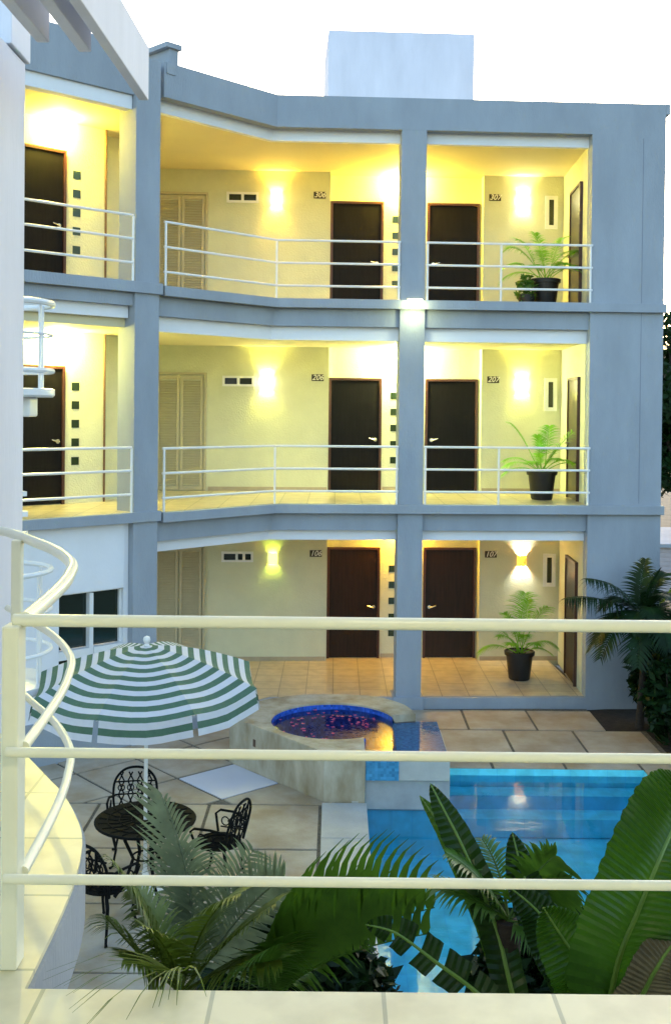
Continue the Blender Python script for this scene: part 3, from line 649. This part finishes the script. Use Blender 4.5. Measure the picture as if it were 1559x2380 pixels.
ceil_lamp('dome lamp on the middle gallery ceiling between doors 206 and 207, behind the pillar', F.p(.14,-2.66,5.858), 210, (.97,1,.42))
ceil_lamp('dome lamp on the ground floor ceiling between doors 106 and 107, behind the pillar', F.p(.12,-2.68,2.578), 60, (1,.58,.06))
ceil_lamp('dome lamp on the top floor ceiling of the left wing', B.p(-.75,-1.62,9.085), 130, (1,.80,.12))
ceil_lamp('dome lamp on the middle floor ceiling of the left wing', B.p(-.75,-1.62,5.855), 130, (1,.93,.24))
PLM = thing('pillar_lamp', 'glowing square lamp on the front of the middle pillar between top and middle floors', 'wall lamp', F.p(0.02,.09,6.44), local=True); PLM.rotation_euler.z = math.atan2(F.n.y,F.n.x)
m = M(); m.box(0,.14,-.12,.12,-.08,.05); obj('housing', m, emat('pillar_lamp_glass',(1,1,.55),3), PLM, bevel=.02)
m = M(); m.box(-.002,.15,-.13,.13,.052,.07); obj('lid', m, LAMPH, PLM, bevel=.006)
l = bpy.data.lights.new('bulb','POINT'); l.energy = 1.6; l.color = (.95,1,.5); l.shadow_soft_size = .06; lo = bpy.data.objects.new('bulb', l); COL.objects.link(lo); lo.parent = PLM; lo.location = (.16,0,-.2)
NLM = thing('balcony_lamp', 'round lamp on the near balcony ceiling behind the viewer', 'ceiling lamp', (.3,1.2,5.9), local=True)
m = M(); m.lathe([(.0,-.09),(.09,-.08),(.14,-.04),(.15,0),(0,0)], 20); obj('dome', m, emat('near_dome_glow',(1,.9,.6),6), NLM, smooth=True)
l = bpy.data.lights.new('bulb','POINT'); l.energy = 6; l.color = (1,.95,.74); l.shadow_soft_size = .1; lo = bpy.data.objects.new('bulb', l); COL.objects.link(lo); lo.parent = NLM; lo.location = (0,0,-.25)
def number(txt, s, z):
    t = thing('room_number_sign', 'small dark plate with the white number %s beside its door' % txt, 'sign', F.p(s,D,z), 'room number plates', local=True)
    t.rotation_euler.z = A
    m = M(); m.box(-.112,.112,-.014,0,-.062,.062); obj('plate', m, PLATE, t, bevel=.003)
    cu = bpy.data.curves.new('num','FONT'); cu.body = txt; cu.size = .14; cu.shear = .3; cu.extrude = .002; cu.offset = .0015; cu.align_x = 'CENTER'; cu.align_y = 'CENTER'
    tmp = bpy.data.objects.new('num', cu); COL.objects.link(tmp); dg = bpy.context.evaluated_depsgraph_get(); me = bpy.data.meshes.new_from_object(tmp.evaluated_get(dg)); bpy.data.objects.remove(tmp)
    me.materials.clear(); me.materials.append(NUMW); o = bpy.data.objects.new('digits', me); COL.objects.link(o); o.parent = t; o.rotation_euler = (math.pi/2,0,0); o.location = (0,-.017,0)
for txt,s,z in (('306',-1.43,8.68),('206',-1.437,5.29),('106',-1.44,2.01),('307',1.85,8.70),('207',1.855,5.29),('107',1.85,2.005)): number(txt,s,z)
# ------------------------------------------------------------------ plants
def bez(p0,p1,p2,t): return p0*(1-t)**2+p1*2*t*(1-t)+p2*t*t
def frond(m, p0, p1, p2, n=26, L=.3, w=.016, droop=.35, t0=.15, fwd=.6, up=None, side=(1,1), rib=.008, mi=0, jit=.12, ns=4, lean=None, curl=None):
    p0,p1,p2 = V(p0),V(p1),V(p2); pts = [bez(p0,p1,p2,k/12) for k in range(13)]
    m.tube(pts, [rib*(1-.8*k/12)+.001 for k in range(13)], 5, mi)
    for k in range(n):
        t = t0+(1-t0)*(k+.5)/n; p = bez(p0,p1,p2,t); tg = (bez(p0,p1,p2,min(1,t+.02))-bez(p0,p1,p2,t-.02)).normalized()
        u_ = V(up) if up else V((0,0,1)); sd_ = tg.cross(u_)
        if sd_.length < .1: sd_ = tg.cross(V((0,1,0)))
        sd_.normalize(); nrm = sd_.cross(tg).normalized()
        env = (math.sin(math.pi*min(1,(t-t0)/(1-t0)*.82+.14)))**.6
        for q in (0,1):
            if not side[q]: continue
            s_ = (1 if q == 0 else -1); l_ = L*env*side[q]*random.uniform(1-jit,1+jit); f_ = fwd*(.6+.8*t)+random.uniform(-jit,jit)
            d = (sd_*s_+tg*f_+nrm*.25+(V(lean) if lean else V((0,0,0)))).normalized(); wv = tg.cross(d).cross(d).normalized()*w*.5
            wv = (tg-d*tg.dot(d)); wv = wv.normalized()*w*.5 if wv.length > .05 else nrm*w*.5
            prev = None; vs = []
            for i in range(ns+1):
                a = i/ns; pp = p+d*l_*a+V((0,0,-droop*l_*a*a))+(V(curl)*l_*a*a*a if curl else V((0,0,0))); ww = wv*(1-a**1.6)*(1 if i else .5)+wv*.04
                vs += [pp-ww,pp+ww]
            m.add(vs, [(2*i,2*i+1,2*i+3,2*i+2) for i in range(ns)], mi)
def dirv(az, el): return V((math.cos(az)*math.cos(el),math.sin(az)*math.cos(el),math.sin(el)))
def potted(label, loc, seed, fr_spec, h=.50):
    random.seed(seed)
    t = thing('potted_palm', label, 'potted palm', loc, 'potted palms by the side wall', local=True)
    m = M(); m.lathe([(0,0),(.17,0),(.185,.02),(.235,h-.07),(.262,h-.07),(.268,h-.01),(.25,h),(.235,h-.03),(0,h-.04)], 28); obj('pot', m, POT, t, smooth=True)
    m = M(); m.lathe([(0,h-.035),(.232,h-.035)], 24); obj('soil', m, SOIL, t)
    m = M(); b = V((0,0,h-.05))
    for az,el,ln,dr in fr_spec:
        d = dirv(R(az),R(el)); o_ = b+V((random.uniform(-.06,.06),random.uniform(-.06,.06),0))
        p1 = o_+d*ln*.6+V((0,0,ln*.12)); p2 = o_+d*ln+V((0,0,-dr*ln)); frond(m, o_, p1, p2, 24, ln*.36, .017, .45, .28, .7)
    obj('foliage', m, LF4, t); return t
potted('potted feathery palm on the middle gallery, one frond raised each side', F.p(2.42,-1.05,3.172), 3, [(168,62,1.15,.12),(150,35,.85,.35),(10,52,1.25,.12),(-5,30,.95,.5),(60,75,.9,.05),(120,80,.75,.1),(200,30,.8,.35),(235,40,.6,.3),(300,45,.65,.3),(-30,40,.75,.4),(90,50,.6,.2),(330,60,.8,.3),(180,20,.7,.4)])
potted('black pot with a bushy feathery palm on the ground floor below the amber sconce', F.p(2.10,-1.2,.002), 5, [(165,50,.95,.3),(180,25,.75,.4),(60,70,1.2,.1),(20,60,1.1,.15),(40,80,1.0,.05),(-10,35,.8,.45),(200,50,.7,.3),(240,45,.6,.3),(300,45,.6,.35),(120,60,.8,.2),(10,20,.6,.4),(270,60,.7,.3),(150,70,.9,.2)])
potted('black pot with a wide drooping palm on the top gallery beside the side door', F.p(2.42,-1.0,6.492), 9, [(165,55,1.15,.3),(150,65,1.1,.2),(10,35,1.3,.55),(0,50,1.2,.35),(30,70,1.0,.15),(190,40,.9,.4),(-20,35,1.0,.6),(220,45,.7,.4),(300,50,.7,.4),(90,60,.9,.2),(130,75,1.0,.1),(170,25,.9,.4),(20,55,1.2,.4)])
random.seed(11)
def leafball(m, c, rad, n, s, mi=0, flat=1):
    for k in range(n):
        d = V((random.gauss(0,1),random.gauss(0,1),random.gauss(0,1))).normalized(); p = V(c)+V((d.x*rad[0],d.y*rad[1],d.z*rad[2]))*random.random()**.4
        a = V((random.gauss(0,1),random.gauss(0,1),random.gauss(0,.6))).normalized(); b = a.cross(V((random.gauss(0,1),random.gauss(0,1),random.gauss(0,1)))).normalized(); ss = s*random.uniform(.6,1.3)
        m.add([p-a*ss,p+b*ss*.45,p+a*ss,p-b*ss*.45], [(0,1,2,3)], mi)
t = thing('leafy_plant', 'low round leaved plant beside the palm pot on the top gallery', 'plant', F.p(2.12,-.7,6.492))
m = M(); leafball(m, F.p(2.05,-.8,6.78), (.20,.16,.28), 240, .055); obj('foliage', m, LF1, t)
m = M(); m.lathe([(0,0),(.12,0),(.15,.2),(0,.2)], 16, F.p(2.05,-.8,6.492)); obj('pot', m, POT, t, smooth=True)
# right bed palm
def palm(label, base, crown, fronds, ml, L=.5, w=.03, n=30, name='garden_palm', group=None, trunk_r=.07):
    t = thing(name, label, 'palm', base, group)
    m = M(); b,c = V(base),V(crown); mid = (b+c)/2+V((.03,0,0))
    if (c-b).length > .15: m.tube([b,b+(mid-b)*.5,mid,mid+(c-mid)*.5,c], [trunk_r*1.2,trunk_r,trunk_r*.9,trunk_r*.85,trunk_r*.8], 10); obj('trunk', m, BARK, t, smooth=True)
    m = M()
    for fr_ in fronds:
        p1,p2 = fr_[0],fr_[1]; kw = fr_[2] if len(fr_) > 2 else {}
        frond(m, c, p1, p2, **{**dict(n=n,L=L,w=w), **kw})
    obj('fronds', m, ml, t); return t
def auto(c, specs):
    out = []
    for az,el,ln,dr in specs:
        d = dirv(R(az),R(el)); out.append((V(c)+d*ln*.6+V((0,0,ln*.15)), V(c)+d*ln+V((0,0,-dr*ln))))
    return out
base = hz(1478,1640,-.2); base.y = 16.6; base.x = 4.75; crown = V((4.72,16.4,1.55))
fs_ = [(hy(1400,1372,16.3),hy(1312,1392,16.0),dict(L=.38,droop=.9)),(hy(1430,1340,16.2),hy(1360,1345,15.9),dict(L=.4,droop=.8)),(hy(1500,1380,16.4),hy(1535,1322,16.3)),(hy(1480,1370,16.4),hy(1500,1300,16.5)),(hy(1540,1400,16),hy(1600,1420,15.8))]
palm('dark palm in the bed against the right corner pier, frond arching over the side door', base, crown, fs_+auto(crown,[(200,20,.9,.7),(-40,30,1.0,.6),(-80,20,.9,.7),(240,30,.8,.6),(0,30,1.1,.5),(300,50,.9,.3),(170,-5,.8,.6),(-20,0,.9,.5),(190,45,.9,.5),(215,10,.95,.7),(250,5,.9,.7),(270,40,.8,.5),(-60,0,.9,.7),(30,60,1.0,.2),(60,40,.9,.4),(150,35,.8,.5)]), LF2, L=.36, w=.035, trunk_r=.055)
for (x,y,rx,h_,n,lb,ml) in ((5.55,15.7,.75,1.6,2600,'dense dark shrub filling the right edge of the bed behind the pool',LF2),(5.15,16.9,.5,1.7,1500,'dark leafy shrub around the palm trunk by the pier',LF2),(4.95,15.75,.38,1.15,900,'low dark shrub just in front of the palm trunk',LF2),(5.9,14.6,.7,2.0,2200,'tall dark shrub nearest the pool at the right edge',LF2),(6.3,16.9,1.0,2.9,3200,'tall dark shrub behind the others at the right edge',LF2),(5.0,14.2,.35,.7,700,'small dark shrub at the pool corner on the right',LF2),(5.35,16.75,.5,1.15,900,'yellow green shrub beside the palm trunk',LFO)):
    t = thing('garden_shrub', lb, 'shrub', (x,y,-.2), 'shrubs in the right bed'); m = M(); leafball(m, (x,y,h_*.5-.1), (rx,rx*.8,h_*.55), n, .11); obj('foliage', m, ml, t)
    m = M()
    for k in range(5): a = k*1.3; m.tube([(x,y,-.2),(x+.2*math.cos(a)*rx,y+.2*math.sin(a),h_*.4),(x+.5*math.cos(a)*rx,y+.4*math.sin(a),h_*.8)], [.02,.015,.006], 5)
    obj('stem', m, BARK, t)
random.seed(21)
def tree(label, base, h, cr, n, ml, s=.28, blobs=9):
    t = thing('broadleaf_tree', label, 'tree', base, 'trees beyond the hotel'); x,y,z = base; m = M()
    m.tube([(x,y,z),(x+.1,y,z+h*.3),(x,y+.1,z+h*.6)], [.28,.22,.15], 10)
    cs_ = []
    for k in range(blobs):
        a = k*2.4; rr_ = cr*(.25+.5*random.random()); c = V((x+rr_*math.cos(a),y+rr_*math.sin(a),z+h*(.45+.5*random.random()))); cs_.append(c); m.tube([(x,y+.1,z+h*.45),((x+c.x)/2,(y+c.y)/2,c.z-.5),c], [.12,.07,.03], 6)
    obj('trunk', m, BARK, t, smooth=True); m = M()
    for c in cs_: leafball(m, c, (cr*.42,cr*.42,h*.13), n//blobs, s)
    obj('crown', m, ml, t)
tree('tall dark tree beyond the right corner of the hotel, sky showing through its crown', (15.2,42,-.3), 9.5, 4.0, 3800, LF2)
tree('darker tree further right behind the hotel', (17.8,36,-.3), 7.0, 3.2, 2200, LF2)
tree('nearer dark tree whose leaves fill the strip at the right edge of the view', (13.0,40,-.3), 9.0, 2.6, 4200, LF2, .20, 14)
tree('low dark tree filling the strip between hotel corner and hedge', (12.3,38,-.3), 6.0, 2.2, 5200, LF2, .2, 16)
FB = thing('neighbour_building', 'low pale building with ribbed wall seen past the right corner', 'building', (13,32,-.3))
m = M(); m.box(8.7,16,30,34,-.3,.95); 
for k in range(9): m.box(8.68,16,29.97,29.999,-.2+k*.125,-.2+k*.125+.08)
obj('wall', m, mat('pale_pink_siding',(.5,.44,.46),.7,.1,4), FB)
m = M(); m.box(8.6,16.2,29.8,34.2,.951,1.05); obj('roof', m, BLUE, FB)
random.seed(33)
t = thing('hedge', 'clipped green hedge in front of the low pale building', 'hedge', (9,24,-.3)); m = M(); leafball(m, (8.9,24,.15), (1.9,.8,.75), 2600, .11); obj('foliage', m, LFO, t)
# ------------------------------------------------------------------ foreground planting
random.seed(44)
def P(x,y,Y): return hy(x,y,Y)
def bpalm(label, cx_, cy_, Y, fr_, ml, **k):
    c = P(cx_,cy_,Y); b = V((c.x,c.y+.05,-.2)); f2 = []
    for q in fr_:
        kw = dict(q[6]) if len(q) > 6 else {}
        f2.append((P(q[0],q[1],q[2]),P(q[3],q[4],q[5]),kw))
    return palm(label, b, c, f2, ml, **k)
bpalm('grey green areca palm below the near railing with upright fronds in front of the table', 445,2300,5.6,
 [(470,2050,5.6,372,1842,5.7,dict(L=.42,droop=.1,fwd=1.3,side=(0,1),n=20,w=.026,up=(0,-1,0.1),lean=(0,0,.3))),(470,2080,5.6,380,1860,5.7,dict(L=.28,droop=.5,fwd=1.0,w=.02,up=(0,-1,0.1))),
  (540,2120,5.5,660,2040,5.4,dict(L=.42,droop=.2,n=34,fwd=.9,w=.022,up=(0,-1,.2))),(480,2130,5.6,590,1975,5.6,dict(L=.34,droop=.3,w=.018,n=30,up=(0,-1,.2))),
  (450,2150,5.6,440,1960,5.7,dict(L=.3,droop=.3,up=(0,-1,.1)))], LF3, L=.3, w=.02, n=30)
bpalm('olive green palm with arching fronds low on the left under the near railing', 420,2310,5.2,
 [(330,2080,5.2,258,1998,5.1,dict(L=.3,droop=.6)),(300,2200,5.2,245,2130,5.0,dict(L=.3,droop=.7)),(360,2130,5.3,300,2060,5.3),(380,2230,5.0,290,2230,4.9),(470,2100,5.1,560,2075,5.0,dict(L=.34)),(520,2180,5.1,640,2100,5.0,dict(L=.34)),(540,2230,5.0,650,2230,4.9,dict(L=.34)),(400,2190,5.0,330,2150,4.9)], LFO, L=.26, w=.02, n=34)
bpalm('broad green palm under the middle rail with tall parallel leaflets over the pool edge', 640,2330,5.3,
 [(700,2180,5.3,1010,2110,5.3,dict(L=.66,droop=.02,side=(0,1),n=24,w=.060,up=(0,-1,0),fwd=.1,lean=(.0,0,1.2),jit=.03,t0=.10,curl=(.32,0,-.1),ns=6)),
  (700,2220,5.2,1000,2170,5.2,dict(L=.58,droop=.1,side=(0,1),n=24,w=.05,up=(0,-1,0),fwd=.1,lean=(.0,0,1.0),t0=.08,curl=(.25,0,-.1),ns=6)),
  (620,2230,5.1,660,2180,5.0,dict(L=.26,w=.026)),(760,2180,5.4,860,2060,5.5,dict(L=.40,w=.03,droop=.4)),(600,2260,4.9,640,2200,4.8,dict(L=.30,w=.026,droop=.8))], LF1, L=.4, w=.028, n=30)
bpalm('spiky green palm in front of the pool below the bright water', 1180,2140,5.0,
 [(1240,2020,5.0,1290,1990,5.0,dict(L=.26,w=.026,fwd=.5,up=(0,-1,0))),(1250,2080,5.0,1330,2060,5.0,dict(L=.2,w=.022,up=(0,-1,0))),(1120,2030,5.0,1040,1985,5.0,dict(L=.22,w=.018)),(1100,2080,5.0,1010,2060,5.0,dict(L=.24)),(1170,2020,5.1,1120,1950,5.2,dict(L=.16,w=.014)),(1240,2150,4.9,1310,2180,4.8)], LF1, L=.24, w=.022, n=22)
# dark undergrowth
random.seed(55)
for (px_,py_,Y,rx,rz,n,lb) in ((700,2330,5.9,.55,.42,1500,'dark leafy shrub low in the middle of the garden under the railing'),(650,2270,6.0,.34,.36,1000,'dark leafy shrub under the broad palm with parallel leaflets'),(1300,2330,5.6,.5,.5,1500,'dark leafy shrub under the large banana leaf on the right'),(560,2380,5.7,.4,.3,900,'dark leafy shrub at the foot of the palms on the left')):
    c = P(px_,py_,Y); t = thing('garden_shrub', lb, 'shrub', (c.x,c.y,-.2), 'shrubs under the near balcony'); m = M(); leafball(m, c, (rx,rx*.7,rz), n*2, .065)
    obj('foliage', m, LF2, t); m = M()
    for k in range(6): a = k*1.1; m.tube([(c.x,c.y,-.2),(c.x+.1*math.cos(a),c.y+.1*math.sin(a),c.z*.5),(c.x+.5*rx*math.cos(a),c.y+.4*rx*math.sin(a),c.z)], [.02,.014,.005], 5)
    obj('stem', m, BARK, t)
# banana leaves
def banana_leaf(parent, pts, wl, wr, ml, up, tip=.5, torn=0, pleat=.006, n=60, fold=.25):
    """pts: world midrib polyline; wl/wr half widths; built as pleated blades either side of the rib"""
    pts = [V(p) for p in pts]; sp = smoothc3(pts, max(4, n//(len(pts)-1))); N_ = len(sp); m = M(); up = V(up)
    m.tube(sp, [.013*(1-.8*i/(N_-1))+.001 for i in range(N_)], 6, 1)
    for sgn,wd_ in ((-1,wl),(1,wr)):
        if wd_ <= 0: continue
        rows = []
        for i,p in enumerate(sp):
            t_ = i/(N_-1); tg = (sp[min(i+1,N_-1)]-sp[max(i-1,0)]).normalized(); sdv_ = tg.cross(up).normalized()*sgn; nrm = up
            env = min(1,(t_/.12))**.5 * (max(0,1-((t_-tip)/(1-tip))**2.4) if t_ > tip else 1)
            ww = wd_*env*(1+.02*math.sin(i*1.3)); row = []
            for j in range(6):
                a = j/5; row.append(p+sdv_*ww*a+tg*ww*a*.25+nrm*(fold*ww*a*(1-a*.9)) + nrm*pleat*(1 if i % 2 else -1)*(min(1,a*3)))
            rows.append(row)
        seg = 0
        for i in range(N_-1):
            if torn and (i*torn)%1 < .30 and 4 < i < N_-3: continue
            vs = rows[i]+rows[i+1]; m.add(vs, [(j,j+1,7+j,6+j) for j in range(5)])
    return obj('leaf', m, [ml, RIB], parent, smooth=False)
def smoothc3(P_, n):
    out = []
    for i in range(len(P_)-1):
        p0,p1,p2,p3 = [P_[min(max(j,0),len(P_)-1)] for j in (i-1,i,i+1,i+2)]
        for k in range(n):
            t = k/n; out.append(.5*((2*p1)+(p2-p0)*t+(2*p0-5*p1+4*p2-p3)*t*t+(3*p1-p0-3*p2+p3)*t**3))
    out.append(P_[-1]); return out
bb = P(1400,2420,4.6)
BP = thing('banana_plant', 'banana plant with one huge ribbed leaf filling the lower right corner', 'banana plant', (bb.x,bb.y,-.2))
m = M(); m.tube([(bb.x,bb.y,-.2),(bb.x+.02,bb.y,1.0),bb], [.09,.075,.05], 12); obj('stem', m, RIB, BP, smooth=True)
U = (0,-.92,.38)
banana_leaf(BP, [bb,P(1435,2240,4.4),P(1482,2120,4.3),P(1527,2010,4.3),P(1565,1925,4.4),P(1600,1860,4.5),P(1612,1830,4.6)], .205,.17, BAN, U, tip=.62, n=90)
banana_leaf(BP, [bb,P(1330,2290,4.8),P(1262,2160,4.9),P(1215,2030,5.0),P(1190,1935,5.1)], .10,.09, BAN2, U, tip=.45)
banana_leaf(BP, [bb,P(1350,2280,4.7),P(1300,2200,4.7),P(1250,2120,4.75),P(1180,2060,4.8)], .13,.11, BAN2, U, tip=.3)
banana_leaf(BP, [bb,P(1390,2330,4.5),P(1360,2260,4.5),P(1300,2170,4.5),P(1262,2110,4.5)], .16,.16, BAN, U, tip=.3)
banana_leaf(BP, [bb,P(1480,2330,4.4),P(1520,2260,4.3),P(1560,2200,4.3),P(1620,2150,4.3)], .10,.12, mat('withered_leaf',(.16,.14,.08),.8,.3,12), U, tip=.4)
b2 = P(1220,2440,4.9)
BQ = thing('banana_plant', 'darker banana plant left of the large one, leaves torn in strips', 'banana plant', (b2.x,b2.y,-.2))
m = M(); m.tube([(b2.x,b2.y,-.2),(b2.x,b2.y,1.0),b2], [.08,.07,.045], 12); obj('stem', m, RIB, BQ, smooth=True)
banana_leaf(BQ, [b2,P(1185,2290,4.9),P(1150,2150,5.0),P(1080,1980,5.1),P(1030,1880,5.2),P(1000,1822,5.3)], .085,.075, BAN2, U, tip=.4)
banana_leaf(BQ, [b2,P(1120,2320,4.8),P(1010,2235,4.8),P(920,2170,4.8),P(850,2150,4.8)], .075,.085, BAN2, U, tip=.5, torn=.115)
0 and banana_leaf(BQ, [b2,P(1140,2340,4.7),P(1050,2290,4.7),P(960,2300,4.7),P(900,2330,4.7)], .10,.10, BAN2, U, tip=.5, torn=.125)
banana_leaf(BQ, [b2,P(1160,2250,5.0),P(1120,2130,5.1),P(1040,1950,5.2),P(975,1850,5.3)], .05,.06, LF1, U, tip=.5)
# palm frond lying over the balcony edge
random.seed(66)
t = thing('balcony_palm_frond', 'blurred palm frond spilling its leaflets over the near tile edge', 'palm frond', (-.42,2.8,3.2)); m = M()
for k in range(18):
    f_ = k/17; a = R(188+f_*95+random.uniform(-6,6)); p = V((-.40+.03*math.cos(a),2.86,3.20)); L_ = (.20+.16*math.sin(math.pi*f_))*random.uniform(.75,1.1)
    q = p+V((math.cos(a)*L_*1.2,-abs(math.sin(a))*L_*.9,.03)); mid_ = (p+q)/2+V((0,0,.05)); vs = []
    for i in range(5):
        s_ = i/4; pp = bez(p,mid_+V((0,0,.03)),q,s_); wv = V((.004*(1-s_)+.0006,.002*(1-s_),0)); vs += [pp-wv,pp+wv]
    m.add(vs, [(2*i,2*i+1,2*i+3,2*i+2) for i in range(4)])
obj('leaflets', m, LFO, t)
m = M(); m.tube([V((-.50,3.6,1.9)),V((-.46,3.15,2.75)),V((-.41,2.9,3.12)),V((-.40,2.86,3.19))], [.012,.009,.005,.004], 6); obj('stalk', m, LFO, t, smooth=True)
